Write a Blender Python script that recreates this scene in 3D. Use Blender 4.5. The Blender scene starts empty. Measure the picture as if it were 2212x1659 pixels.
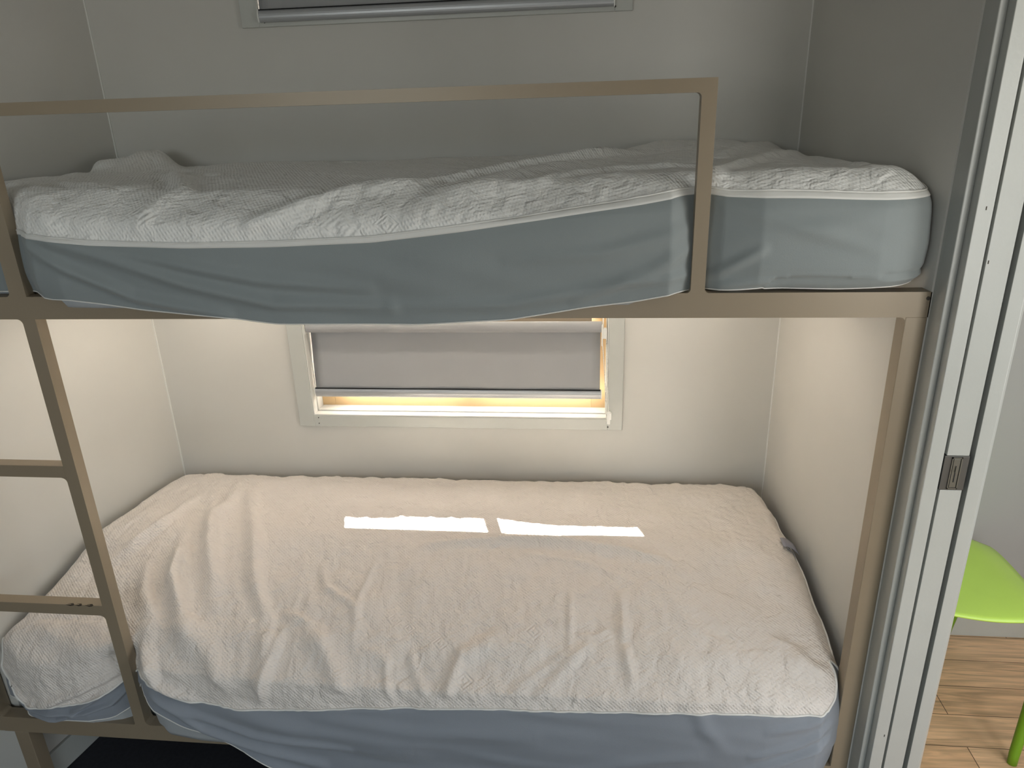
import bpy, bmesh, math
import numpy as np
from mathutils import Vector, Matrix, Euler

Z0 = 1.4            # heights below are measured from the underside of the upper side rail; the floor is 1.4 m lower
D = 0.764           # depth of the bunk nook
C = bpy.context.scene.collection
WLOC = {}

# ------------------------------------------------------------------ materials
def mat(name, col, rough=0.5, metal=0.0, spec=0.5, noise=0.0, nscale=6.0, bump=0.0, bscale=60.0, col2=None, trans=0.0, sheen=0.0):
    m = bpy.data.materials.new(name); m.use_nodes = True
    nt = m.node_tree; b = nt.nodes['Principled BSDF']
    b.inputs['Base Color'].default_value = (*col, 1)
    b.inputs['Roughness'].default_value = rough
    b.inputs['Metallic'].default_value = metal
    b.inputs['Specular IOR Level'].default_value = spec
    if sheen: b.inputs['Sheen Weight'].default_value = sheen
    tc = nt.nodes.new('ShaderNodeTexCoord')
    if noise:
        n = nt.nodes.new('ShaderNodeTexNoise'); n.inputs['Scale'].default_value = nscale
        n.inputs['Detail'].default_value = 5
        r = nt.nodes.new('ShaderNodeMix'); r.data_type = 'RGBA'
        c2 = col2 or tuple(c*(1-noise) for c in col)
        r.inputs['A'].default_value = (*col, 1); r.inputs['B'].default_value = (*c2, 1)
        rp = nt.nodes.new('ShaderNodeMapRange'); rp.inputs['From Min'].default_value = .35; rp.inputs['From Max'].default_value = .7
        nt.links.new(tc.outputs['Object'], n.inputs['Vector']); nt.links.new(n.outputs['Fac'], rp.inputs['Value'])
        nt.links.new(rp.outputs['Result'], r.inputs['Factor']); nt.links.new(r.outputs['Result'], b.inputs['Base Color'])
    if bump:
        n = nt.nodes.new('ShaderNodeTexNoise'); n.inputs['Scale'].default_value = bscale; n.inputs['Detail'].default_value = 4
        bp = nt.nodes.new('ShaderNodeBump'); bp.inputs['Strength'].default_value = bump; bp.inputs['Distance'].default_value = .002
        nt.links.new(tc.outputs['Object'], n.inputs['Vector']); nt.links.new(n.outputs['Fac'], bp.inputs['Height'])
        nt.links.new(bp.outputs['Normal'], b.inputs['Normal'])
    if trans:
        out = nt.nodes['Material Output']; t = nt.nodes.new('ShaderNodeBsdfTranslucent'); t.inputs['Color'].default_value = (*col, 1)
        mx = nt.nodes.new('ShaderNodeMixShader'); mx.inputs['Fac'].default_value = trans
        nt.links.new(b.outputs[0], mx.inputs[1]); nt.links.new(t.outputs[0], mx.inputs[2]); nt.links.new(mx.outputs[0], out.inputs['Surface'])
    return m

def quilt_mat(name, col, ang, motifs):
    """white knitted mattress-protector cloth: diagonal rice weave with a few woven diamond motifs"""
    m = bpy.data.materials.new(name); m.use_nodes = True
    nt = m.node_tree; N = nt.nodes; L = nt.links; b = N['Principled BSDF']
    b.inputs['Base Color'].default_value = (*col, 1); b.inputs['Roughness'].default_value = .62
    b.inputs['Specular IOR Level'].default_value = .35; b.inputs['Sheen Weight'].default_value = .15
    tc = N.new('ShaderNodeTexCoord'); sx = N.new('ShaderNodeSeparateXYZ'); L.new(tc.outputs['Object'], sx.inputs[0])
    def M(op, a, b_=None, c=None, clamp=False):
        n = N.new('ShaderNodeMath'); n.operation = op; n.use_clamp = clamp
        for i, v in enumerate((a, b_, c)):
            if v is None: continue
            if isinstance(v, (int, float)): n.inputs[i].default_value = v
            else: L.new(v, n.inputs[i])
        return n.outputs[0]
    X = sx.outputs['X']; V = M('SUBTRACT', sx.outputs['Y'], M('MULTIPLY', sx.outputs['Z'], -1.0))   # y + z: runs on down the front
    nz = N.new('ShaderNodeTexNoise'); nz.inputs['Scale'].default_value = 9; nz.inputs['Detail'].default_value = 3
    L.new(tc.outputs['Object'], nz.inputs['Vector'])
    wob = M('MULTIPLY', nz.outputs['Fac'], 5.0)
    ca, sa = math.cos(ang), math.sin(ang)
    A = M('ADD', M('MULTIPLY', X, 900*ca), M('MULTIPLY', V, 900*sa))
    B = M('ADD', M('MULTIPLY', X, -560*sa), M('MULTIPLY', V, 560*ca))
    r1 = M('SINE', M('ADD', A, wob)); r2 = M('SINE', M('ADD', B, wob))
    weave = M('MULTIPLY', M('ADD', r1, 1.0), M('ADD', M('MULTIPLY', r2, .6), 1.0))
    h = M('MULTIPLY', weave, .20)
    for (mx, mv, size) in motifs:
        d = M('ADD', M('ABSOLUTE', M('SUBTRACT', X, mx)), M('MULTIPLY', M('ABSOLUTE', M('SUBTRACT', V, mv)), .8))
        ring = M('SINE', M('MULTIPLY', d, 6.28/(size*.36)))
        msk = M('MULTIPLY', M('SUBTRACT', size, d), 4.0/size, clamp=True)
        h = M('ADD', M('MULTIPLY', h, M('SUBTRACT', 1.0, M('MULTIPLY', msk, .6))), M('MULTIPLY', M('MULTIPLY', ring, msk), .42))
    # crumpled cloth
    n2 = N.new('ShaderNodeTexNoise'); n2.inputs['Scale'].default_value = 26; n2.inputs['Detail'].default_value = 3; n2.inputs['Distortion'].default_value = .8
    L.new(tc.outputs['Object'], n2.inputs['Vector'])
    h2 = M('ADD', h, M('MULTIPLY', n2.outputs['Fac'], 7.0))
    bp = N.new('ShaderNodeBump'); bp.inputs['Strength'].default_value = .9; bp.inputs['Distance'].default_value = .0018
    L.new(h2, bp.inputs['Height']); L.new(bp.outputs['Normal'], b.inputs['Normal'])
    return m

def plank_mat(name):
    m = bpy.data.materials.new(name); m.use_nodes = True
    nt = m.node_tree; N = nt.nodes; L = nt.links; b = N['Principled BSDF']
    tc = N.new('ShaderNodeTexCoord')
    br = N.new('ShaderNodeTexBrick'); br.inputs['Scale'].default_value = 1
    br.inputs['Brick Width'].default_value = .95; br.inputs['Row Height'].default_value = .122
    br.inputs['Mortar Size'].default_value = .0012; br.inputs['Mortar Smooth'].default_value = .1; br.offset = .37
    br.inputs['Color1'].default_value = (.85, .57, .35, 1); br.inputs['Color2'].default_value = (.68, .43, .25, 1)
    br.inputs['Mortar'].default_value = (.10, .055, .03, 1)
    L.new(tc.outputs['Object'], br.inputs['Vector'])
    mp = N.new('ShaderNodeMapping'); mp.inputs['Scale'].default_value = (3.0, 42.0, 1.0); L.new(tc.outputs['Object'], mp.inputs['Vector'])
    nz = N.new('ShaderNodeTexNoise'); nz.inputs['Scale'].default_value = 1.2; nz.inputs['Detail'].default_value = 8; nz.inputs['Distortion'].default_value = 1.4
    L.new(mp.outputs[0], nz.inputs['Vector'])
    mr = N.new('ShaderNodeMapRange'); mr.inputs['From Min'].default_value = .3; mr.inputs['From Max'].default_value = .75
    mr.inputs['To Min'].default_value = 1.35; mr.inputs['To Max'].default_value = .62; L.new(nz.outputs['Fac'], mr.inputs['Value'])
    mx = N.new('ShaderNodeMix'); mx.data_type = 'RGBA'; mx.blend_type = 'MULTIPLY'; mx.inputs['Factor'].default_value = 1
    L.new(br.outputs['Color'], mx.inputs['A']); L.new(mr.outputs['Result'], mx.inputs['B']); L.new(mx.outputs['Result'], b.inputs['Base Color'])
    b.inputs['Roughness'].default_value = .42
    return m

def glass_mat(name):
    m = bpy.data.materials.new(name); m.use_nodes = True
    nt = m.node_tree; N = nt.nodes; L = nt.links; N.remove(N['Principled BSDF'])
    t = N.new('ShaderNodeBsdfTransparent'); g = N.new('ShaderNodeBsdfGlossy'); g.inputs['Roughness'].default_value = .02
    f = N.new('ShaderNodeFresnel'); f.inputs['IOR'].default_value = 1.45; mx = N.new('ShaderNodeMixShader')
    L.new(f.outputs[0], mx.inputs[0]); L.new(t.outputs[0], mx.inputs[1]); L.new(g.outputs[0], mx.inputs[2])
    L.new(mx.outputs[0], N['Material Output'].inputs['Surface'])
    return m

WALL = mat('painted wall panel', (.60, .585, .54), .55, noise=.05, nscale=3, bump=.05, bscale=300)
CEIL = mat('ceiling paint', (.6, .6, .57), .7)
JAMB = mat('semi-gloss door frame paint', (.40, .41, .385), .28, noise=.03, nscale=14, bump=.10, bscale=160)
TRIM = mat('white window trim', (.50, .51, .475), .35, noise=.03, nscale=20)
BEAD = mat('pale corner bead', (.74, .73, .69), .5)
SILL = mat('white reveal paint', (.62, .62, .585), .35)
SASH = mat('cream sash', (.50, .34, .17), .4)
BLIND = mat('grey blockout blind cloth', (.33, .335, .34), .8, bump=.08, bscale=500, noise=.03, nscale=9)
ABSORBER = mat('dark light absorber', (.02, .02, .022), .9)  # for the added sheet that keeps sun bounce off the sash
BAR = mat('grey anodised blind bar', (.42, .43, .44), .35, metal=.4)
PLAST = mat('white plastic', (.8, .8, .76), .35)
SCREW = mat('dark screw', (.06, .055, .05), .4, metal=.6)
STEEL = mat('taupe powder-coated steel', (.30, .242, .168), .38, metal=.08, noise=.05, nscale=5, bump=.04, bscale=250)
CHIP = mat('chipped paint', (.04, .03, .02), .8)
PLY = mat('plywood paled to bounce light', (.62, .55, .45), .7)  # board colour lightened so its underside reflects into the lower bunk
BOARD = mat('dark stained bunk board', (.05, .022, .018), .7)
SLEEP = mat('grey mattress ticking', (.42, .44, .45), .85, bump=.15, bscale=400)
SKIRT_U = mat('pale stretch skirt cloth', (.255, .285, .285), .75, noise=.05, nscale=4, bump=.12, bscale=420, sheen=.2)
SKIRT_L = mat('blue grey stretch skirt cloth', (.25, .275, .31), .75, noise=.06, nscale=3, bump=.12, bscale=420, sheen=.2)
PIPE = mat('white piping', (.74, .73, .69), .6)
TAGM = mat('grey care label', (.30, .30, .34), .7)
CARPET = mat('dark carpet', (.025, .026, .034), .95, noise=.3, nscale=90, bump=.5, bscale=300)
OAK = plank_mat('oak planks')
LATCH = mat('dark bronze latch', (.10, .10, .095), .4, metal=.7)
LATCH2 = mat('worn bronze face', (.15, .15, .13), .35, metal=.7)
BLACK = mat('black recess and shadow line', (.01, .01, .01), .9)
GREEN = mat('lime green plastic', (.62, .90, .15), .32, noise=.04, nscale=8)
GREEN2 = mat('green leg plastic', (.16, .34, .012), .35)
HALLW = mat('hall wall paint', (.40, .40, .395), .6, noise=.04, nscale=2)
GLASS = glass_mat('window glass')
QUILT_U = quilt_mat('white knitted top cloth upper', (.84, .83, .79), .45, [(.534-.939, .196-.406, .045), (.931-.939, .155-.406, .05), (1.02-.939, .160-.406, .03)])
QUILT_L = quilt_mat('white knitted top cloth', (.75, .695, .64), .75,
    [(0.356, 0.011, 0.034), (0.497, 0.153, 0.026), (0.520, 0.183, 0.022), (0.191, 0.141, 0.026), (-0.002, 0.031, 0.028), (0.040, 0.005, 0.026), (0.126, -0.043, 0.03), (0.194, -0.158, 0.034), (-0.313, 0.249, 0.03), (0.390, 0.045, 0.016)])

# ------------------------------------------------------------------ object helpers
def props(o, label=None, cat=None, group=None, kind=None):
    if label: o['label'] = label
    if cat: o['category'] = cat
    if group: o['group'] = group
    if kind: o['kind'] = kind
    return o
def thing(name, loc, label, cat, group=None):
    o = bpy.data.objects.new(name, None); C.objects.link(o); o.empty_display_size = .1
    o.location = (loc[0], loc[1], loc[2]+Z0); WLOC[o.name] = np.array(loc, float)
    return props(o, label, cat, group)
def mesh_obj(name, V, F, m, parent=None, smooth=False, bevel=0, solid=0, label=None):
    V = np.array(V, float)
    me = bpy.data.meshes.new(name)
    off = WLOC[parent.name] if parent is not None else np.array([0, 0, -Z0])
    me.from_pydata([tuple(v) for v in (V-off)], [], [tuple(f) for f in F]); me.update()
    bm = bmesh.new(); bm.from_mesh(me); bmesh.ops.recalc_face_normals(bm, faces=bm.faces); bm.to_mesh(me); bm.free()
    me.materials.append(m)
    o = bpy.data.objects.new(name, me); C.objects.link(o)
    if parent is not None:
        o.parent = parent; WLOC[o.name] = WLOC[parent.name]
    else: WLOC[o.name] = np.array([0, 0, -Z0])
    if smooth:
        for p in me.polygons: p.use_smooth = True
    if solid:
        md = o.modifiers.new('thickness', 'SOLIDIFY'); md.thickness = solid; md.offset = 0
    if bevel:
        md = o.modifiers.new('soft edges', 'BEVEL'); md.width = bevel; md.segments = 3; md.limit_method = 'ANGLE'; md.angle_limit = math.radians(40)
        md.harden_normals = False
    if label: o['label'] = label
    return o
class MB:
    def __init__(s): s.v = []; s.f = []
    def add(s, V, F):
        k = len(s.v); s.v += [tuple(map(float, v)) for v in V]; s.f += [tuple(int(i)+k for i in f) for f in F]; return s
    def box(s, x0, x1, y0, y1, z0, z1):
        V = [(x, y, z) for x in (x0, x1) for y in (y0, y1) for z in (z0, z1)]
        return s.add(V, [(0, 1, 3, 2), (4, 6, 7, 5), (0, 4, 5, 1), (2, 3, 7, 6), (0, 2, 6, 4), (1, 5, 7, 3)])
    def prism(s, poly, a0, a1, axis):
        """polygon in the two other axes, extruded along axis"""
        n = len(poly); V = []
        for a in (a0, a1):
            for p in poly:
                q = list(p); q.insert(axis, a); V.append(q)
        return s.add(V, [tuple(range(n))[::-1], tuple(range(n, 2*n))]+[(i, (i+1) % n, n+(i+1) % n, n+i) for i in range(n)])
    def fillet(s, x, z, dx, dz, r, y0, y1):
        """concave weld fillet in the xz plane in the corner (x, z)"""
        P = [(x, z), (x+dx*r, z)]
        for k in range(1, 6):
            a = math.pi/2*k/6
            P.append((x+dx*r*(1-math.sin(a)), z+dz*r*(1-math.cos(a))))
        P.append((x, z+dz*r))
        V = []
        for y in (y0, y1): V += [(p[0], y, p[1]) for p in P]
        n = len(P)
        return s.add(V, [tuple(range(n))[::-1], tuple(range(n, 2*n))]+[(i, (i+1) % n, n+(i+1) % n, n+i) for i in range(n)])
    def tube(s, pts, r, n=10, closed=False):
        pts = [Vector(p) for p in pts]; m = len(pts); rings = []
        rr = r if hasattr(r, '__len__') else [r]*m
        up = None; V = []
        for i, p in enumerate(pts):
            if closed: t = (pts[(i+1) % m]-pts[i-1])
            else: t = pts[min(i+1, m-1)]-pts[max(i-1, 0)]
            t = t.normalized() if t.length > 1e-9 else Vector((0, 0, 1))
            if up is None: up = Vector((0, 0, 1)) if abs(t.z) < .9 else Vector((1, 0, 0))
            a = (up - t*up.dot(t)).normalized(); b = t.cross(a); up = a
            for k in range(n):
                w = 2*math.pi*k/n
                V.append(p + (a*math.cos(w)+b*math.sin(w))*rr[i])
        F = []
        for i in range(m if closed else m-1):
            j = (i+1) % m
            for k in range(n): F.append((i*n+k, i*n+(k+1) % n, j*n+(k+1) % n, j*n+k))
        if not closed: F += [tuple(range(n))[::-1], tuple(range((m-1)*n, m*n))]
        return s.add(V, F)
    def sphere(s, c, r, n=8):
        V = [(c[0], c[1], c[2]+r)]; F = []
        for i in range(1, n):
            a = math.pi*i/n
            for k in range(n):
                w = 2*math.pi*k/n; V.append((c[0]+r*math.sin(a)*math.cos(w), c[1]+r*math.sin(a)*math.sin(w), c[2]+r*math.cos(a)))
        V.append((c[0], c[1], c[2]-r)); e = len(V)-1
        for k in range(n):
            F.append((0, 1+k, 1+(k+1) % n)); F.append((e, e-1-k, e-1-(k+1) % n))
        for i in range(n-2):
            for k in range(n): F.append((1+i*n+k, 1+(i+1)*n+k, 1+(i+1)*n+(k+1) % n, 1+i*n+(k+1) % n))
        return s.add(V, F)
    def build(s, name, m, parent=None, **k): return mesh_obj(name, s.v, s.f, m, parent, **k)
def box(name, x0, x1, y0, y1, z0, z1, m, parent=None, **k): return MB().box(x0, x1, y0, y1, z0, z1).build(name, m, parent, **k)
def struct(o): o['kind'] = 'structure'; return o

FL, CE = -1.4, 1.08
# ------------------------------------------------------------------ the room
struct(box('floor', -1.2, 2.08, -2.7, 0.9, FL-.05, FL, CARPET))
struct(box('floor', 2.08, 4.2, -2.7, 0.9, FL-.05, FL, OAK))
struct(box('ceiling', -1.2, 4.2, -2.7, 0.95, CE, CE+.05, CEIL))
WIN = [(-.541, -.165), (.645, 1.02)]           # clear openings of the lower and the upper window
OX0, OX1 = .497, 1.453
wb = MB(); y0, y1 = D, D+.11
wb.box(-.6, OX0, y0, y1, FL, CE).box(OX1, 2.057, y0, y1, FL, CE)
wb.box(OX0, OX1, y0, y1, FL, WIN[0][0]).box(OX0, OX1, y0, y1, WIN[0][1], WIN[1][0]).box(OX0, OX1, y0, y1, WIN[1][1], CE)
struct(wb.build('wall_back', WALL))
struct(MB().prism([(-.155, 0.045), (0, D), (-.14, D), (-.30, 0.045)], FL, CE, 2).build('wall_left', WALL))
struct(MB().prism([(2.009, 0.0), (1.95, D), (2.05, D), (2.05, 0.0)], FL, CE, 2).build('wall_right', WALL))
struct(box('wall_left', -1.2, -.232, .046, .062, FL, CE, JAMB))
struct(box('wall_left', -1.2, -1.1, -2.7, .045, FL, CE, WALL))
# small corner beads
struct(box('trim_1', -.0015, .0030, D-.0035, D, FL, CE, BEAD)); struct(box('trim_2', 1.9472, 1.9515, D-.0035, D, FL, CE, BEAD))
sk = MB().prism([(-.139, .063), (.012, D), (0.0, D), (-.150, .063)], FL, FL+.085, 2)
struct(sk.build('baseboard_left', TRIM, bevel=.002))
# rear wall behind the viewer, with openings made for the added fill lights
rw = MB(); rw.box(-1.2, -.4, -2.7, -2.6, FL, CE).box(-.4, .5, -2.7, -2.6, FL, .27).box(-.4, .5, -2.7, -2.6, .83, CE).box(1.9, 2.35, -2.7, -2.6, FL, CE).box(3.2, 4.2, -2.7, -2.6, FL, CE).box(2.35, 3.2, -2.7, -2.6, FL, -.6).box(2.35, 3.2, -2.7, -2.6, .7, CE).box(.5, 1.9, -2.7, -2.6, FL, -1.3).box(.5, .8, -2.7, -2.6, -.1, .27).box(.5, .8, -2.7, -2.6, .83, CE).box(.8, 1.9, -2.7, -2.6, -.1, CE)
struct(rw.build('wall_rear', WALL))
# wall beside the doorway (nearer than the viewer) and above it
struct(box('wall_right', 2.03, 2.13, -2.6, -.95, FL, CE, WALL))
struct(box('wall_right', 2.03, 2.13, -.95, -.07, .66, CE, WALL))
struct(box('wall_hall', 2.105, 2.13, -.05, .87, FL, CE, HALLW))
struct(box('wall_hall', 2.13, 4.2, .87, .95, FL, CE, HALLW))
struct(box('baseboard_hall', 2.13, 4.2, .857, .87, FL, FL+.085, TRIM, bevel=.003))
hw = MB(); hw.box(3.35, 3.45, -2.6, -1.6, FL, CE).box(3.35, 3.45, -.2, .87, FL, CE).box(3.35, 3.45, -1.6, -.2, FL, -.6).box(3.35, 3.45, -1.6, -.2, .7, CE)
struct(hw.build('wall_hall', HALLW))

# pocket door frame and leaf
struct(box('trim_3', 2.012, 2.0245, -.048, 0.0, FL, CE, JAMB, bevel=.0015))
struct(box('trim_4', 2.0245, 2.051, -.07, -.002, FL, CE, JAMB, bevel=.0012))
struct(MB().prism([(2.105, -.07), (2.129, -.07), (2.137, -.062), (2.137, -.05), (2.105, -.05)], FL, CE, 2).build('trim_5', JAMB, bevel=.0008))
LZ0, LZ1 = -.320, -.2475
dr = MB(); dr.box(2.0575, 2.097, -.067, .68, FL+.01, LZ0).box(2.0575, 2.097, -.067, .68, LZ1, .64).box(2.0575, 2.097, -.02, .68, LZ0, LZ1)
door = struct(dr.build('door_1', JAMB, bevel=.0008))
lt = MB().box(2.0545, 2.0985, -.0675, -.02, LZ0+.0005, LZ1-.0005).build('pocket_latch', LATCH, door, bevel=.0008)
fr = MB(); a0, a1, b0, b1 = 2.0675, 2.0862, LZ0+.0035, LZ1-.003
fr.box(a0, a0+.0022, -.0695, -.066, b0, b1).box(a1-.0022, a1, -.0695, -.066, b0, b1).box(a0, a1, -.0695, -.066, b0, b0+.0022).box(a0, a1, -.0695, -.066, b1-.0022, b1)
fr.build('latch_frame', LATCH2, lt)
box('latch_plate', a0+.0034, a1-.0034, -.069, -.066, b0+.0034, b1-.0034, LATCH2, lt, bevel=.0005)
box('latch_slot', 2.0758, 2.0777, -.0694, -.068, -.302, -.276, BLACK, lt)
box('latch_lever', 2.0761, 2.0774, -.0712, -.068, -.281, -.268, LATCH2, lt)
mk = MB()
for (x, z) in [(2.0395, .205), (2.0612, .115), (2.0440, -.93)]: mk.box(x-.0007, x+.0007, -.0706 if x < 2.05 else -.0676, -.066, z-.003, z+.003)
mk.build('paint_chips', CHIP, door)

# ------------------------------------------------------------------ windows
def window(name, zo0, zo1):
    w = struct(MB().box(OX0-.05, OX0, D-.011, D, zo0-.038, zo1+.038).box(OX1, OX1+.046, D-.011, D, zo0-.038, zo1+.038)
        .box(OX0, OX1, D-.011, D, zo0-.038, zo0).box(OX0, OX1, D-.011, D, zo1, zo1+.038).build(name, TRIM, bevel=.0015))
    rv = MB(); e = .005
    # reveal lining in two steps with a fine groove between them
    for (ya, yb, t) in ((D-.009, D+.020, .004), (D+.023, D+.070, .007)):
        rv.box(OX0, OX0+t, ya, yb, zo0, zo1).box(OX1-t, OX1, ya, yb, zo0, zo1)
        rv.box(OX0+t, OX1-t, ya, yb, zo0, zo0+t).box(OX0+t, OX1-t, ya, yb, zo1-t, zo1)
    rv.build('reveal_lining', SILL, w, bevel=.0008)
    ya, yb = D+.066, D+.084; s = .050
    x0, x1, z0, z1 = OX0+.006, OX1-.006, zo0+.006, zo1-.006
    MB().box(x0, x0+.045, ya, yb, z0, z1).box(x1-.045, x1, ya, yb, z0, z1).box(x0+.045, x1-.045, ya, yb, z0, z0+s).box(x0+.045, x1-.045, ya, yb, z1-.03, z1)\
        .box(.966, 1.004, ya+.002, yb-.002, z0+s, z1-s).build('sash_frame', SASH, w, bevel=.0015)
    box('glass_pane', x0+.02, x1-.02, ya+.008, ya+.011, z0+.01, z1-.01, GLASS, w)
    sc = MB()
    for x in (.513, 1.454):
        for z in (zo0-.007, zo0-.027):
            if x > 1 and z > zo0-.02: continue
            sc.tube([(x, D-.012, z), (x, D-.010, z)], .0026 if x > 1 else .0018, 12)
    sc.build('screw', SCREW, w)
    return w
window('window_1', *WIN[0]); window('window_2', *WIN[1])

def blind(zr, zb, y, label, ytube, side, chain):
    """zr roller centre, zb bottom of the weight bar"""
    x0, x1 = .508, (1.428 if chain else 1.447)
    b = thing('roller_blind', (.97, y, zr), label, 'window blind')
    r = .017
    MB().tube([(x0-.004, ytube, zr), (x1+.004, ytube, zr)], r, 28).build('roller_tube', BLIND, b, smooth=False)
    # cloth hangs from the back of the tube
    n = 24; V = []; F = []
    for i in range(n+1):
        t = i/n; z = zr+(zb+.018-zr)*t
        yy = (ytube+r)+(y-(ytube+r))*min(1, t*1.0)**1.0
        yy += .0015*math.sin(6*t)
        for x in np.linspace(x0, x1, 30): V.append((x, yy+.0008*math.sin(x*17+t*4), z))
    for i in range(n):
        for k in range(29): F.append((i*30+k, i*30+k+1, i*30+31+k, i*30+30+k))
    mesh_obj('blind_cloth', V, F, BLIND, b, smooth=True, solid=.001)
    mesh_obj('blind_absorber', [(v[0], v[1]+.0025, v[2]) for v in V], F, ABSORBER, b, smooth=True, label='added dark sheet soaking up sun behind the blind')  # unseen sheet added to absorb sunlight behind the cloth
    # rounded weight bar
    P = [(.007*math.cos(a), .0155*math.sin(a)) for a in np.linspace(0, 2*math.pi, 20, endpoint=False)]
    MB().prism([(y+p[0], zb+.0155+p[1]) for p in P], x0-.003, x1+.003, 0).build('bottom_bar', BAR, b, smooth=False, bevel=.0006)
    box('bar_shadow_line', x0-.002, x1+.002, y-.0055, y+.002, zb+.0293, zb+.0318, BLACK, b)  # black strip painting the shadow line along the bar's top
    for xa in (x0-.006, x1+.003):
        MB().prism([(y+p[0]*1.1, zb+.0155+p[1]*1.05) for p in P], xa, xa+.003, 0).build('bar_end_cap', PLAST, b)
    for xb, s in ((x0-.006, -1), (x1+.006, 1)):
        MB().box(min(xb, xb+s*.003), max(xb, xb+s*.003), ytube-.016, ytube+.02, zr-.03 if s > 0 else zr-.02, zr+.03).build('bracket', PLAST, b, bevel=.001)
    if chain:
        mb = MB(); 
        top = (1.437, ytube-.012, zr-.03); bot = (1.455, D-.017, -.553)
        for k, dx in ((0, -.0025), (1, .0035)):
            nb = 66
            for i in range(nb):
                t = i/(nb-1)
                p = [top[j]+(bot[j]-top[j])*t for j in range(3)]
                p[0] += dx*(1-t*.4)*2.0 + .0015*math.sin(t*5+k); p[1] -= .010*math.sin(t*3.1)
                mb.sphere(p, .0019, 6)
        mb.build('bead_chain', PLAST, b, smooth=True)
        MB().box(1.431, 1.4345, ytube-.03, ytube-.004, zr-.052, zr+.01).box(1.4345, 1.447, ytube-.026, ytube-.006, zr-.030, zr-.0).build('chain_guide', PLAST, b, bevel=.001)
        MB().box(1.450, 1.462, D-.020, D-.011, -.556, -.512).box(1.458, 1.465, D-.022, D-.011, -.540, -.516).build('chain_holder', PLAST, b, bevel=.002)
    return b
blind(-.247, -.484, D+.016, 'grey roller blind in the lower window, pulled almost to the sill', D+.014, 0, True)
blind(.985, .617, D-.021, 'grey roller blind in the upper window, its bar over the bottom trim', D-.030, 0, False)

# ------------------------------------------------------------------ bunk bed frame
bunk = thing('bunk_bed', (.93, .38, FL), 'taupe steel bunk bed frame with ladder, filling the wall nook', 'bunk bed')
XL0, XL1, XR0, XR1 = -.215, -.175, 1.972, 2.011
TD = .034
m = MB().box(XL0, XR1, 0, TD, 0, .048)
m.fillet(XR0, 0, -1, -1, .010, 0, TD).build('upper_side_rail', STEEL, bunk, bevel=.0015)
m = MB().box(XL1, XR0, 0, TD, -1.155, -1.105)
m.fillet(XL1, -1.105, 1, 1, .012, 0, TD).build('lower_side_rail', STEEL, bunk, bevel=.0015)
MB().box(XR0, XR1, 0, .041, FL, 0).build('post', STEEL, bunk, bevel=.0015)
MB().box(-.148, -.108, 0, .041, FL, -1.155).build('leg', STEEL, bunk, bevel=.0015)
MB().box(XL0, XL1, 0, .041, -1.155, 0).build('post', STEEL, bunk, bevel=.0015)
MB().box(.02, 1.945, D-.03, D-.001, -.002, .046).build('rear_rail', STEEL, bunk, bevel=.0015)
MB().box(.02, 1.945, D-.03, D-.001, -1.155, -1.107).build('rear_rail', STEEL, bunk, bevel=.0015)
ub = MB().box(.0, 1.925, TD, D-.03, .004, .020).build('bunk_base', PLY, bunk, label='plywood base board of the upper bunk, paled to bounce light')  # underside made pale to bounce light downwards
MB().box(.001, 1.927, TD+.001, D-.031, .020, .0235).build('dark_board_top', BOARD, ub, label='dark reddish top of the base board, layered over its paled underside')  # stands for the board's own dark face, covering the pale layer
MB().box(.0, 1.925, TD, D-.03, -1.150, -1.132).build('bunk_base', BOARD, bunk, label='dark base board of the lower bunk')
# added warm fill strips, no known fixture, under the upper bunk (along the wall and the two ends, out of sight behind the side rail)
for (a, c, d, e) in ((.25, 1.70, .665, .695), (.20, .23, .15, .62), (1.72, 1.75, .15, .62)):
    fill_case = MB().box(a, c, d, e, -.010, .004).build('fill_strip_case', PLAST, bunk, bevel=.002)
# guard rail
GT = .025
g = MB().box(.19, 1.607, 0, GT, .3975, .4205)
g.fillet(1.581, .3975, -1, -1, .008, 0, GT); g.build('guard_rail', STEEL, bunk, bevel=.0015)
MB().box(1.581, 1.607, 0, GT, .048, .3975).fillet(1.607, .048, 1, 1, .008, 0, GT).fillet(1.581, .048, -1, 1, .008, 0, GT).build('guard_upright', STEEL, bunk, bevel=.0015)
MB().box(.200, .236, 0, GT, .048, .3975).fillet(.200, .048, -1, 1, .010, 0, GT).build('guard_upright', STEEL, bunk, bevel=.0015)
# ladder
MB().box(.212, .242, 0, .030, -1.105, 0).fillet(.212, 0, -1, -1, .012, 0, .03).fillet(.242, -1.105, 1, 1, .014, 0, .03).fillet(.212, -1.105, -1, 1, .004, 0, .03)\
   .fillet(.212, -.374, -1, -1, .012, 0, .03).fillet(.212, -.7565, -1, -1, .012, 0, .03).build('ladder_stile', STEEL, bunk, bevel=.0013)
for z in (-.374, -.7565):
    r = MB().box(XL1, .212, 0, .030, z, z+.030).build('ladder_rung', STEEL, bunk, bevel=.0013)
ch = MB()
for (x, l) in ((.128, .012), (.15, .010), (.178, .012)):
    ch.add([(x-l, -.0004, -.7268), (x+l, -.0004, -.7264), (x+l*.6, -.0004, -.7286), (x, -.0004, -.7300), (x-l*.5, -.0004, -.7282)], [(0, 1, 2, 3, 4)])
    ch.add([(x-l, -.0004, -.7268), (x+l, -.0004, -.7264), (x+l*.4, .006, -.7263), (x-l*.5, .004, -.7263)], [(0, 1, 2, 3)])
ch.build('paint_chips', CHIP, bunk.children[-1], label='dark chipped paint on the lower rung')
MB().tube([(2.0055, -.0015, .036), (2.0055, .001, .036)], .0035, 14).build('screw', SCREW, bunk)

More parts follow.
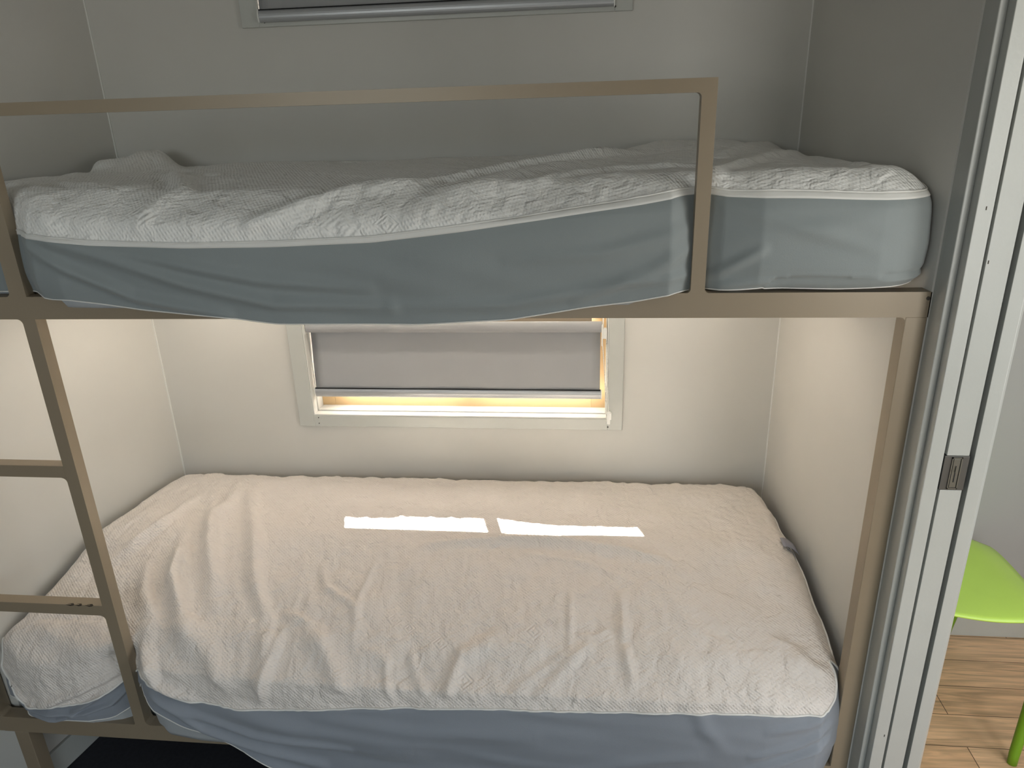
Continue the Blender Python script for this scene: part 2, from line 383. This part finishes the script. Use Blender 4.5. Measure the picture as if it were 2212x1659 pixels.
# ------------------------------------------------------------------ bedding
rng = np.random.RandomState(7); _G = rng.rand(64, 64, 64)
def vnoise(P, s, seed=0.0):
    Q = P*s+seed*7.31+100.0; i = np.floor(Q).astype(int); f = Q-i; f = f*f*(3-2*f); i %= 63
    r = 0
    for a in (0, 1):
        for b in (0, 1):
            for c in (0, 1):
                w = (f[..., 0] if a else 1-f[..., 0])*(f[..., 1] if b else 1-f[..., 1])*(f[..., 2] if c else 1-f[..., 2])
                r = r+w*_G[i[..., 0]+a, i[..., 1]+b, i[..., 2]+c]
    return r*2-1
def folds(P, L, ysc=1.0):
    h = np.zeros(len(P)); P = P.copy()
    sq = lambda y: np.where(y < .07, .07+.12*(y-.07), y)      # folds on the front face ignore how far it bulges
    P[:, 1] = sq(P[:, 1])
    for pts, hh, w in L:
        pts = np.array(pts); pts[:, 1] = sq(pts[:, 1]); m = len(pts)-1
        best = np.full(len(P), 1e9); tt = np.zeros(len(P))
        seg = np.linalg.norm(np.diff(pts, axis=0), axis=1); cum = np.concatenate([[0], np.cumsum(seg)])
        for i in range(m):
            a, b = pts[i], pts[i+1]; d = b-a; L2 = (d@d)+1e-12
            t = np.clip(((P-a)@d)/L2, 0, 1); q = P-(a+t[:, None]*d); dd = (q**2).sum(1)
            k = dd < best; best[k] = dd[k]; tt[k] = (cum[i]+t[k]*seg[i])/cum[-1]
        taper = .35+.65*np.sin(np.pi*np.clip(tt, 0, 1))**.6
        h += hh*taper*(np.exp(-best/(w*w))-.35*np.exp(-best/(4*w*w)))
    return h
def smooth(x, e0, e1):
    t = np.clip((x-e0)/(e1-e0), 0, 1); return t*t*(3-2*t)

def cover(cfg):
    x0, x1, ya, yb, R, r, zt = [cfg[k] for k in ('x0', 'x1', 'y0', 'y1', 'R', 'r', 'zt')]
    # stations round the rim: straight runs and plan-rounded corners
    S = []
    def run(a, b, n, N):
        for i in range(n): t = i/n; S.append((a[0]+(b[0]-a[0])*t, a[1]+(b[1]-a[1])*t, N[0], N[1]))
    def arc(cx, cy, a0, a1, n):
        for i in range(n):
            a = a0+(a1-a0)*i/n; S.append((cx+R*math.cos(a), cy+R*math.sin(a), math.cos(a), math.sin(a)))
    q = math.pi/2; st = .0042
    run((x0+R, ya), (x1-R, ya), int((x1-x0)/st), (0, -1)); arc(x1-R, ya+R, -q, 0, 40)
    run((x1, ya+R), (x1, yb-R), int((yb-ya)/.008), (1, 0)); arc(x1-R, yb-R, 0, q, 24)
    run((x1-R, yb), (x0+R, yb), int((x1-x0)/.008), (0, 1)); arc(x0+R, yb-R, q, 2*q, 24)
    run((x0, yb-R), (x0, ya+R), int((yb-ya)/.008), (-1, 0)); arc(x0+R, ya+R, 2*q, 3*q, 40)
    S = np.array(S); nS = len(S)
    X, Y, NX, NY = S.T
    front = np.clip(-NY, 0, 1)*(Y < (ya+yb)/2)
    zp = np.where(front > 0, np.interp(X, *cfg['pip'])*front+(zt-.03)*(1-front), zt-.03)
    zh = np.where(front > 0, np.interp(X, *cfg['hem'])*front+cfg['hem_side']*(1-front), cfg['hem_side'])
    push = np.interp(X, *cfg['push'])*front
    k = 9; ker = np.hanning(k+2)[1:-1]; ker /= ker.sum()
    def sm(a): return np.convolve(np.concatenate([a[-k:], a, a[:k]]), ker, 'same')[k:-k]
    zb_ = cfg['zb']; H = zt-zb_
    zf = cfg['zfun'](np.stack([X, np.where(front > 0, -.03, Y), X*0], 1))
    zp = np.where(front > .5, (zp+zf*zb_/H)/(1+zf/H), zp); zp = np.minimum(zp, zt-.012)
    zh = np.where((front > .5) & (zh > zb_), (zh+zf*zb_/H)/(1+zf/H), zh)
    zp, zh = sm(zp), sm(zh)
    ym = (ya+yb)/2; hw = (yb-ya)/2
    MX = np.clip(X, x0+hw, x1-hw); MY = np.full(nS, ym)
    Lr = r*math.pi/2
    Lp = np.where(zp > zt-r, r*(math.pi/2-np.arcsin(np.clip((zp-(zt-r))/r, -1, 1))), Lr+(zt-r-zp))
    Lh = Lr+(zt-r-zh)
    Lr = r*math.pi/2
    def prof(L):
        a = np.clip(L/r, 0, math.pi/2)
        out = -r+r*np.sin(a); z = zt-r+r*np.cos(a)-np.maximum(L-Lr, 0)
        return out, z
    def place(L, inset=0):
        out, z = prof(L)
        side = np.clip((zt-r-z)/max(zt-r-cfg['zb'], .01), 0, 1)
        bul = cfg['bulge']*np.sin(np.pi*np.clip(side, 0, 1))*(z > cfg['zb'])
        wp = smooth(zt-z, 0.0, r*1.2)
        o = out-inset+bul+push*(.25+.75*wp)
        o = o-cfg.get('tuck', 0)*smooth(X, 1.64, 1.76)*smooth(side, .62, 1.0)      # bottom corner rounds under
        P = np.stack([X+NX*o, Y+NY*o, z], 1)
        return P
    rows = []
    K = cfg.get('K', 64)
    Pe = place(np.zeros(nS))
    for i in range(K):
        t = (i/(K))**.85 if False else i/K
        P = np.stack([MX, MY, np.full(nS, zt)], 1)*(1-t)+Pe*t; rows.append(P)
    kt = 26
    for i in range(kt+1): rows.append(place(Lp*i/kt))
    ip = len(rows)-1
    ks = 44
    for i in range(1, ks+1): rows.append(place(Lp+(Lh-Lp)*i/ks))
    A = np.array(rows)                      # rows x stations x 3
    def disp(A, amt=1.0):
        shp = A.shape
        # normals by finite differences
        dr_ = np.gradient(A, axis=0); ds = np.roll(A, -1, 1)-np.roll(A, 1, 1)
        Nn = np.cross(dr_, ds); l = np.linalg.norm(Nn, axis=2, keepdims=True); Nn = Nn/np.maximum(l, 1e-12)
        Nn[:3] = (0, 0, 1)
        flip = np.sign((Nn*np.stack([NX*1.0, NY*1.0, np.ones(nS)*1.2], 1)[None]).sum(2, keepdims=True)); flip[flip == 0] = 1; Nn *= flip
        P = A.reshape(-1, 3)
        yy = np.clip(P[:, 1]/D, 0, 1)
        dx = (.155*yy+.026*smooth(P[:, 1], .035, .13))*smooth(P[:, 0], .35, cfg['x0'])-.062*yy*smooth(P[:, 0], 1.6, cfg['x1'])
        PS = P.copy(); PS[:, 0] += dx
        dz = cfg['zfun'](PS)*np.clip((P[:, 2]-cfg['zb'])/(zt-cfg['zb']), 0, 1)
        PF = PS.copy(); PF[:, 2] += dz
        h = folds(PF, cfg['folds'])*amt*cfg.get('fk', 1.0)
        ri = np.repeat(np.arange(shp[0]), shp[1])
        istop = (ri <= ip)
        st_ = smooth(ri.astype(float), 4, 18)
        Q = P*np.array([1, 1.0, 1.0])
        h += amt*st_*(cfg['n1']*vnoise(Q, 6, 1)+cfg['n2']*vnoise(Q, 17, 2)*istop+cfg['n3']*vnoise(Q*np.array([1.6, 1, 1]), 42, 3)*istop)
        # soft drawn creases down the skirt
        sk = (~istop)
        Qs = P.copy(); Qs = np.stack([P[:, 0]*3.0+P[:, 2]*cfg['lean'], P[:, 1]*2, P[:, 2]*14-P[:, 0]*cfg['lean2']], 1)
        h += amt*sk*.0038*vnoise(Qs, 1.7, 5)
        B = P+Nn.reshape(-1, 3)*h[:, None]
        B[:, 2] += dz
        B[:, 0] += dx
        return B.reshape(shp)
    Bm = disp(A)
    return Bm, ip, (X, Y, NX, NY, front)

def grid_faces(n0, n1, closed=True, base=0):
    F = []
    for i in range(n0-1):
        for k in range(n1 if closed else n1-1):
            j = (k+1) % n1; F.append((base+i*n1+k, base+i*n1+j, base+(i+1)*n1+j, base+(i+1)*n1+k))
    return F
def bedding(cfg):
    B, ip, (X, Y, NX, NY, front) = cover(cfg)
    nS = B.shape[1]
    p = thing('mattress_protector', (cfg['x0']*.5+cfg['x1']*.5, .38, cfg['zb']), cfg['label'], 'mattress protector')
    mesh_obj('top_panel', B[:ip+1].reshape(-1, 3), grid_faces(ip+1, nS), cfg['qmat'], p, smooth=True)
    sk = B[ip:]
    mesh_obj('skirt', sk.reshape(-1, 3), grid_faces(len(sk), nS), cfg['smat'], p, smooth=True, solid=.0012)
    out = np.stack([NX, NY, np.zeros(nS)], 1)
    if cfg.get('band'):
        bd = np.concatenate([B[ip:ip+1]+out*.0010, B[ip+1:ip+4]+out*.0016])
        mesh_obj('seam_band', bd.reshape(-1, 3), grid_faces(len(bd), nS), PIPE, p, smooth=True, solid=.001)
    MB().tube([tuple(v) for v in (B[ip]+out*.0012)], cfg['prad'], 8, closed=True).build('piping', PIPE, p, smooth=True)
    MB().tube([tuple(v) for v in (sk[-1]+out*.0006)], .0014, 6, closed=True).build('hem', PIPE, p, smooth=True)
    # mattress inside: same outline drawn in
    cb = dict(cfg); cb['x0'] += .012; cb['x1'] -= .012; cb['y0'] += .013; cb['y1'] -= .012; cb['zt'] -= .016
    cb['tuck'] = cfg.get('tuck', 0)*1.5; cb['folds'] = []; cb['n1'] = cb['n2'] = cb['n3'] = 0
    cb['push'] = (cfg['push'][0], [v*.92-.0 for v in cfg['push'][1]])
    cb['hem'] = ([0, 1], [cfg['zb']]*2); cb['hem_side'] = cfg['zb']; cb['pip'] = ([0, 1], [cb['zt']-.03]*2)
    M_, ip2, _ = cover(cb)
    M_ = M_[::2, ::3]; n0, n1 = M_.shape[:2]
    V = M_.reshape(-1, 3); F = grid_faces(n0, n1); F.append(tuple((n0-1)*n1+k for k in range(n1)))
    mt = mesh_obj('mattress', V, F, SLEEP, None, smooth=True)
    props(mt, cfg['mlabel'], 'mattress')
    return p, B, ip

def zf_up(P):
    x, y = P[:, 0], P[:, 1]
    z = .034*np.exp(-((x-1.68)/.20)**2-((y-.64)/.30)**2)
    z += .040*np.exp(-((x+.015)/.055)**2-((y-.61)/.10)**2)+.044*np.exp(-((x-.165)/.050)**2-((y-.62)/.11)**2)
    z += -.016*smooth(x, 1.78, 1.99)*smooth(y, .0, .5)
    z += .012*smooth(x, .50, .20)*smooth(y, .25, -.02)+.010*smooth(x, 1.3, 1.55)*smooth(y, .2, 0)
    z += -.010*np.exp(-((x-.9)/.5)**2)*smooth(y, .35, 0)
    return z
def zf_low(P):
    x, y = P[:, 0], P[:, 1]
    t = np.clip((.38-y)/.41, 0, 1)
    z = -.130*t**1.2
    z += -.02*smooth(x, .30, .0)*smooth(y, .4, .05)-.010*smooth(y, .64, .75)-.012*smooth(x, .12, -.05)
    return z
LOW_FOLDS = [
 ([(0.286,0.589,-0.733),(0.288,0.408,-0.733),(0.358,0.243,-0.768),(0.423,0.124,-0.807)], 0.01, 0.028),
 ([(0.324,0.58,-0.733),(0.447,0.339,-0.741),(0.517,0.176,-0.789),(0.603,-0.0,-0.852),(0.608,-0.03,-0.928)], 0.011, 0.02),
 ([(0.24,0.319,-0.746),(0.281,0.187,-0.786),(0.392,0.023,-0.843)], 0.009, 0.025),
 ([(0.63,0.069,-0.827),(0.628,0.001,-0.852),(0.604,-0.03,-0.949)], 0.007, 0.012),
 ([(0.626,0.104,-0.814),(0.74,0.022,-0.843),(0.833,-0.03,-0.914)], 0.008, 0.016),
 ([(0.672,0.255,-0.764),(0.708,0.184,-0.787),(0.796,0.13,-0.805),(0.819,0.077,-0.823)], 0.005, 0.012),
 ([(0.941,0.328,-0.744),(1.172,0.353,-0.738),(1.311,0.355,-0.738),(1.492,0.332,-0.743),(1.605,0.298,-0.752)], 0.011, 0.013),
 ([(1.479,0.196,-0.783),(1.48,0.106,-0.813),(1.489,0.009,-0.848),(1.502,-0.03,-0.87)], 0.009, 0.012),
 ([(1.443,0.096,-0.817),(1.364,0.019,-0.845),(1.279,-0.03,-0.895)], 0.007, 0.01),
 ([(1.168,0.058,-0.83),(1.093,0.006,-0.849),(1.064,-0.03,-0.899)], 0.008, 0.013),
 ([(1.837,0.089,-0.82),(1.9,0.029,-0.841),(1.949,-0.013,-0.857)], 0.007, 0.014),
 ([(1.395,0.085,-0.821),(1.309,-0.007,-0.854),(1.208,-0.03,-0.899)], 0.005, 0.009),
 ([(1.352,0.191,-0.784),(1.351,0.067,-0.827)], 0.004, 0.01),
 ([(0.816,0.261,-0.763),(0.806,0.159,-0.795),(0.819,0.043,-0.836)], 0.004, 0.01),
 ([(0.96,0.016,-0.846),(1.015,-0.03,-0.902)], 0.004, 0.01),
 ([(1.583,0.24,-0.769),(1.637,0.113,-0.811),(1.723,0.051,-0.833)], 0.003, 0.014),
 ([(1.222,0.31,-0.749),(1.402,0.284,-0.756),(1.531,0.228,-0.773)], 0.003, 0.01),
 ([(0.828,0.01,-0.848),(0.91,-0.018,-0.858),(0.932,-0.03,-0.917)], 0.005, 0.01),
 ([(0.048,0.226,-0.773),(0.076,0.265,-0.762),(0.137,0.372,-0.734),(0.172,0.536,-0.733)], 0.01, 0.02),
 ([(0.178,0.231,-0.772),(0.215,0.146,-0.8),(0.287,0.054,-0.832)], 0.009, 0.022),
 ([(0.257,0.272,-0.76),(0.277,0.182,-0.788),(0.358,0.065,-0.828),(0.461,-0.03,-0.863),(0.524,-0.03,-0.92)], 0.011, 0.022),
 ([(0.261,0.471,-0.733),(0.334,0.294,-0.753),(0.395,0.187,-0.786)], 0.009, 0.02),
 ([(0.276,-0.029,-0.863),(0.309,-0.03,-0.89),(0.329,-0.03,-0.933),(0.427,-0.03,-0.962)], 0.01, 0.014),
 ([(-0.048,-0.005,-0.854),(0.059,-0.03,-0.87),(0.148,-0.03,-0.878),(0.234,-0.031,-0.863)], 0.01, 0.018),
 ([(-0.008,0.041,-0.836),(0.085,0.031,-0.841),(0.203,-0.015,-0.857)], 0.006, 0.02),
 ([(-0.114,-0.03,-0.996),(-0.066,-0.03,-1.042),(0.005,-0.03,-1.023),(0.225,-0.03,-0.929)], 0.008, 0.01),
 ([(-0.105,-0.03,-1.042),(-0.058,-0.03,-1.062),(0.061,-0.03,-1.053),(0.241,-0.03,-0.94)], 0.007, 0.007),
 ([(-0.088,-0.03,-1.075),(0.016,-0.03,-1.077),(0.169,-0.03,-1.03),(0.24,-0.03,-0.972)], 0.007, 0.007),
 ([(1.946,-0.03,-0.995),(1.858,-0.03,-1.044),(1.757,-0.03,-1.092)], 0.007, 0.01),
 ([(1.946,-0.03,-0.953),(1.875,-0.03,-1.0),(1.774,-0.03,-1.037)], 0.004, 0.01),
 ([(0.3,-0.03,-0.954),(0.44,-0.03,-1.049),(0.731,-0.03,-1.151)], 0.009, 0.016),
 ([(0.289,-0.03,-0.999),(0.454,-0.03,-1.11),(0.665,-0.03,-1.183)], 0.006, 0.012),
 ([(0.513,-0.03,-0.984),(0.686,-0.03,-1.031),(0.977,-0.03,-1.07)], 0.005, 0.03),
 ([(0.321,-0.03,-0.967),(0.412,-0.03,-1.006),(0.574,-0.03,-1.055),(0.811,-0.03,-1.082)], 0.006, 0.012),
 ([(1.944,-0.03,-0.913),(1.889,-0.03,-0.944),(1.809,-0.03,-0.963)], 0.004, 0.012),
 ([(1.319,-0.03,-1.128),(1.486,-0.03,-1.074),(1.647,-0.03,-1.047)], 0.004, 0.02),
 ([(0.752,-0.03,-0.982),(0.982,-0.03,-1.01),(1.265,-0.03,-1.004)], 0.004, 0.025),
 ([(1.639,-0.03,-0.893),(1.663,-0.03,-0.96),(1.709,-0.03,-1.013)], 0.003, 0.02),
]
UP_FOLDS = [
 ([(-0.143,0.721,0.258),(-0.139,0.79,0.258),(0.072,0.594,0.258),(0.123,0.642,0.258),(0.117,0.745,0.258),(0.276,0.566,0.258)], 0.022, 0.035),
 ([(0.188,0.232,0.258),(0.348,0.098,0.258),(0.455,0.059,0.258),(0.496,0.124,0.258)], 0.008, 0.022),
 ([(-0.039,0.626,0.258),(-0.099,0.742,0.258)], 0.014, 0.04),
 ([(0.174,0.627,0.258),(0.168,0.695,0.258)], 0.016, 0.04),
 ([(0.757,-0.02,0.195),(0.857,-0.02,0.223),(0.957,-0.02,0.247),(1.058,0.075,0.258),(1.221,0.243,0.258),(1.42,0.418,0.258),(1.663,0.666,0.258),(1.816,0.857,0.258)], 0.018, 0.014),
 ([(1.163,-0.011,0.258),(1.273,0.205,0.258),(1.42,0.418,0.258),(1.684,0.826,0.258)], 0.012, 0.05),
 ([(1.077,-0.02,0.232),(1.288,0.004,0.258),(1.462,0.175,0.258),(1.603,0.203,0.258),(1.638,0.193,0.258)], 0.009, 0.016),
 ([(1.609,-0.02,0.257),(1.752,0.307,0.258),(1.874,0.488,0.258)], 0.012, 0.018),
 ([(1.669,0.334,0.258),(1.793,0.611,0.258),(1.909,0.765,0.258)], 0.014, 0.025),
 ([(1.912,0.473,0.258),(1.901,0.033,0.258),(1.958,-0.02,0.254)], 0.006, 0.02),
 ([(0.532,-0.02,0.208),(0.588,-0.018,0.258),(0.39,0.381,0.258)], 0.01, 0.022),
 ([(0.495,0.237,0.258),(0.497,0.317,0.258),(0.535,0.331,0.258)], 0.006, 0.012),
 ([(0.117,0.165,0.258),(0.31,-0.02,0.238),(0.339,-0.02,0.202)], 0.008, 0.02),
 ([(0.811,-0.02,0.22),(0.99,-0.02,0.225),(1.163,-0.02,0.23)], 0.004, 0.03),
 ([(0.903,-0.02,0.235),(0.955,-0.009,0.258),(1.039,0.158,0.258)], 0.006, 0.01),
 ([(0.26,-0.02,0.167),(0.363,-0.02,0.11),(0.497,-0.02,0.053),(0.685,-0.02,0.019)], 0.0099, 0.012),
 ([(0.292,-0.02,0.176),(0.465,-0.02,0.128),(0.619,-0.02,0.08),(0.784,-0.02,0.042),(1.016,-0.02,0.032)], 0.0099, 0.014),
 ([(0.349,-0.02,0.17),(0.562,-0.02,0.127),(0.754,-0.02,0.089),(0.974,-0.02,0.069)], 0.0077, 0.014),
 ([(1.016,-0.02,0.032),(1.241,-0.02,0.035),(1.373,-0.02,0.057),(1.5,-0.02,0.091),(1.573,-0.02,0.133)], 0.0066, 0.014),
 ([(1.571,-0.02,0.166),(1.415,-0.02,0.13),(1.244,-0.02,0.12)], 0.0044, 0.014),
 ([(1.575,-0.02,0.082),(1.458,-0.02,0.074),(1.364,-0.02,0.039)], 0.0055, 0.01),
 ([(1.609,-0.02,0.073),(1.664,-0.02,0.107),(1.703,-0.02,0.131)], 0.0066, 0.01),
 ([(1.608,-0.02,0.214),(1.738,-0.02,0.18),(1.901,-0.02,0.129)], 0.004, 0.016),
 ([(1.618,-0.02,0.06),(1.748,-0.02,0.076),(1.908,-0.02,0.079)], 0.0055, 0.008),
 ([(1.661,-0.02,0.148),(1.779,-0.02,0.163),(1.893,-0.02,0.185)], 0.0033, 0.02),
 ([(1.069,-0.02,0.121),(1.245,-0.02,0.154),(1.414,-0.02,0.168)], 0.0033, 0.03),
]

up_cfg = dict(tuck=.048, x0=-.120, x1=1.998, y0=.030, y1=.742, R=.085, r=.055, zt=.258, zb=.026, bulge=.008, K=64,
    pip=([-.1, .25, .43, .62, .81, .99, 1.16, 1.33, 1.49, 1.56, 1.60, 1.64, 1.85, 2.0], [.19, .182, .166, .160, .162, .168, .186, .208, .228, .238, .238, .234, .228, .226]),
    hem=([-.1, .20, .235, .26, .30, .345, .42, .50, .67, .78, 1.06, 1.24, 1.36, 1.48, 1.55, 1.60, 1.70, 1.85, 2.0], [.06, .055, .055, .052, .046, .047, .038, .026, .014, .000, -.003, .004, .022, .036, .050, .052, .056, .056, .070]),
    hem_side=.06,
    push=([-.1, .18, .215, .245, .285, .34, .5, .75, 1.1, 1.3, 1.46, 1.54, 1.572, 1.590, 1.612, 1.635, 1.70, 1.9, 2.0], [.012, .010, .0, .008, .040, .052, .058, .064, .062, .056, .050, .044, .014, .0, .004, .020, .040, .054, .048]),
    folds=UP_FOLDS, fk=1.7, n1=.0045, n2=.0024, n3=.0010, lean=2.0, lean2=-3.0, zfun=zf_up, qmat=QUILT_U, smat=SKIRT_U, prad=.0018, band=True,
    label='white and pale grey fitted protector stretched over the upper bunk mattress', mlabel='grey mattress on the upper bunk, under the pale protector')
low_cfg = dict(x0=-.160, x1=1.980, y0=.034, y1=.741, R=.05, r=.042, zt=-.733, zb=-1.125, bulge=.016, K=72,
    pip=([-.12, -.065, .007, .10, .19, .227, .25, .265, .285, .31, .395, .539, .635, .873, 1.10, 1.617, 1.92, 1.96], [-1.00, -1.04, -1.035, -1.02, -.985, -.965, -.945, -.94, -.94, -.945, -.965, -.976, -.972, -.948, -.934, -.920, -.918, -.905]),
    hem=([-.12, -.05, .05, .15, .22, .245, .27, .377, .514, .652, .9, 1.2, 1.5, 1.8, 1.96], [-1.05, -1.085, -1.085, -1.085, -1.06, -.98, -.985, -1.050, -1.118, -1.185, -1.24, -1.25, -1.245, -1.20, -1.15]),
    hem_side=-1.08,
    push=([-.12, -.07, 0, .10, .17, .205, .225, .248, .275, .31, .40, .6, .9, 1.4, 1.8, 1.92, 1.965], [.008, .030, .046, .046, .028, .004, .0, .004, .036, .056, .068, .078, .082, .080, .074, .064, .020]),
    folds=LOW_FOLDS, fk=2.7, n1=.006, n2=.0040, n3=.0022, lean=1.5, lean2=-2.0, zfun=zf_low, qmat=QUILT_L, smat=SKIRT_L, prad=.0026,
    label='white fitted protector with blue grey skirt, crumpled over the lower bunk mattress', mlabel='grey mattress on the lower bunk, a corner showing under the skirt')
pu, _, _ = bedding(up_cfg)
pl, Bl, ipl = bedding(low_cfg)
# woven care label sewn into the rim seam at the right end of the lower protector
V = []; F = []
d = np.sqrt((Bl[ipl, :, 0]-1.96)**2+(Bl[ipl, :, 1]-.375)**2); c = Bl[ipl, int(np.argmin(d))]
for i in range(6):
    t = i/5; x = c[0]+.010-.042*t; z = c[2]+.010+.016*math.sin(t*2.2)+.010*t
    for yy in (-.021, .021): V.append((x, c[1]+yy+.004*t, z+.001))
F = [(2*i, 2*i+1, 2*i+3, 2*i+2) for i in range(5)]
mesh_obj('care_label', V, F, TAGM, pl, smooth=True, solid=.0012, label='grey care label on the right rim seam')

# ------------------------------------------------------------------ green chair in the next room
chx, chy = 2.44, .585
chair = thing('plastic_chair', (chx, chy, FL), 'lime green plastic chair on the oak floor beyond the doorway', 'chair')
nu, nv = 34, 26; V = []; F = []
for i in range(nu+1):
    u = i/nu
    for j in range(nv+1):
        v = j/nv*2-1
        # u: 0 front edge (right) to .62 seat rear, then up the backrest (left)
        if u < .62: X = chx+.24-.43*(u/.62); Zs = FL+.455-.010*math.sin(u/.62*math.pi)-.028*max(0, .10-u)/.10
        else:
            w = (u-.62)/.38; X = chx-.19-.085*math.sin(w*math.pi/2)*1.0-.04*w; Zs = FL+.455+.36*w**1.25
        wdt = .205 if u < .62 else .205-.03*((u-.62)/.38)
        wdt *= 1-.06*max(0, .08-u)/.08-.35*max(0, u-.93)/.07
        Yv = chy+.0+wdt*v
        rim = abs(v)**4
        Zs += (.030*smooth(np.array(u), .2, .62)*abs(v)**3 if u < .62 else 0)-.012*rim*(1 if u < .5 else 0)
        if u >= .62: X += .035*abs(v)**2.5
        else: X += 0
        if u >= .62: Zs += .030*abs(v)**3*(1-(u-.62)/.38)
        V.append((X, Yv, float(Zs)))
for i in range(nu):
    for j in range(nv): a = i*(nv+1)+j; F.append((a, a+1, a+nv+2, a+nv+1))
seat_rows = 22
sF = [f for f in F if f[0]//(nv+1) < seat_rows]; bF = [f for f in F if f[0]//(nv+1) >= seat_rows]
def sub(Fs):
    ids = sorted({i for f in Fs for i in f}); mp = {a: b for b, a in enumerate(ids)}
    return [V[i] for i in ids], [tuple(mp[i] for i in f) for f in Fs]
for nm, Fs in (('seat', sF), ('backrest', bF)):
    vv, ff = sub(Fs); o = mesh_obj(nm, vv, ff, GREEN, chair, smooth=True, solid=.006)
for (lx, ly) in ((-.17, -.26), (.155, -.27), (-.17, .20), (.155, .20)):
    MB().tube([(chx+lx, chy+ly, FL), (chx+lx+.003, chy+ly*.98, FL+.03), (chx+lx+.02, chy+ly*.92, FL+.2), (chx+lx+.04 if lx > 0 else chx+lx+.02, chy+ly*.82, FL+.424)], [.0125, .0135, .016, .020], 16).build('leg', GREEN2, chair, smooth=True)

# ------------------------------------------------------------------ light
def area(name, loc, rot, sx, sy, e, col):
    l = bpy.data.lights.new(name, 'AREA'); l.shape = 'RECTANGLE'; l.size = sx; l.size_y = sy; l.energy = e; l.color = col
    o = bpy.data.objects.new(name, l); C.objects.link(o); o.location = (loc[0], loc[1], loc[2]+Z0); o.rotation_euler = rot; return o
sd = Vector((.33, -1, -.64)).normalized()
s = bpy.data.lights.new('sun', 'SUN'); s.energy = 95; s.angle = math.radians(.53); s.color = (1.0, .92, .82)
so = bpy.data.objects.new('sun', s); C.objects.link(so); so.rotation_euler = sd.to_track_quat('-Z', 'Y').to_euler(); so.location = (0, 3, 5)
area('hall_window_daylight', (3.38, -.9, .05), (0, math.radians(90), 0), 1.3, 1.4, 10, (1.0, .985, .95))
area('hall_end_fill', (2.78, -2.59, .05), (math.radians(90), 0, 0), .85, 1.3, 13, (1.0, .985, .95))  # added fill for the hall floor, wall and chair; no known window
area('rear_upper_fill', (.2, -2.59, .60), (math.radians(85), 0, 0), 1.1, .5, 4.0, (.93, .97, 1.0))  # added fill from above for the guard rail and upper bedding
area('rear_low_fill', (1.2, -2.59, -.7), (math.radians(90), 0, 0), 1.35, 1.15, 3.0, (1.0, .96, .89))  # added low fill, reaches the lower bunk more than the upper
area('bunk_fill_strip', (.97, .680, -.012), (0, 0, 0), 1.4, .02, .75, (1.0, .90, .78))  # three added fills brightening the lower bunk
area('bunk_fill_strip', (.215, .385, -.012), (0, 0, 0), .02, .45, .78, (1.0, .90, .78))
area('bunk_fill_strip', (1.735, .385, -.012), (0, 0, 0), .02, .45, .42, (1.0, .90, .78))
w = bpy.data.worlds.new('sky'); bpy.context.scene.world = w; w.use_nodes = True
nt = w.node_tree; bg = nt.nodes['Background']
sky = nt.nodes.new('ShaderNodeTexSky'); sky.sky_type = 'NISHITA'; sky.sun_disc = False; sky.sun_elevation = math.radians(30); sky.sun_rotation = 0
nt.links.new(sky.outputs[0], bg.inputs['Color']); bg.inputs['Strength'].default_value = .16

# ------------------------------------------------------------------ camera
cam = bpy.data.cameras.new('camera'); co = bpy.data.objects.new('camera', cam); C.objects.link(co)
cam.sensor_fit = 'HORIZONTAL'; cam.sensor_width = 36; cam.lens = 1570.4/2212*36; cam.clip_start = .02
co.location = (1.3923, -1.3585, .3836+Z0); co.rotation_euler = (math.radians(69.1545), math.radians(1.7518), math.radians(5.7532))
sc = bpy.context.scene; sc.camera = co
sc.view_settings.view_transform = 'Standard'; sc.view_settings.look = 'None'; sc.view_settings.gamma = 1
sc.view_settings.use_curve_mapping = False; sc.view_settings.exposure = 1.0
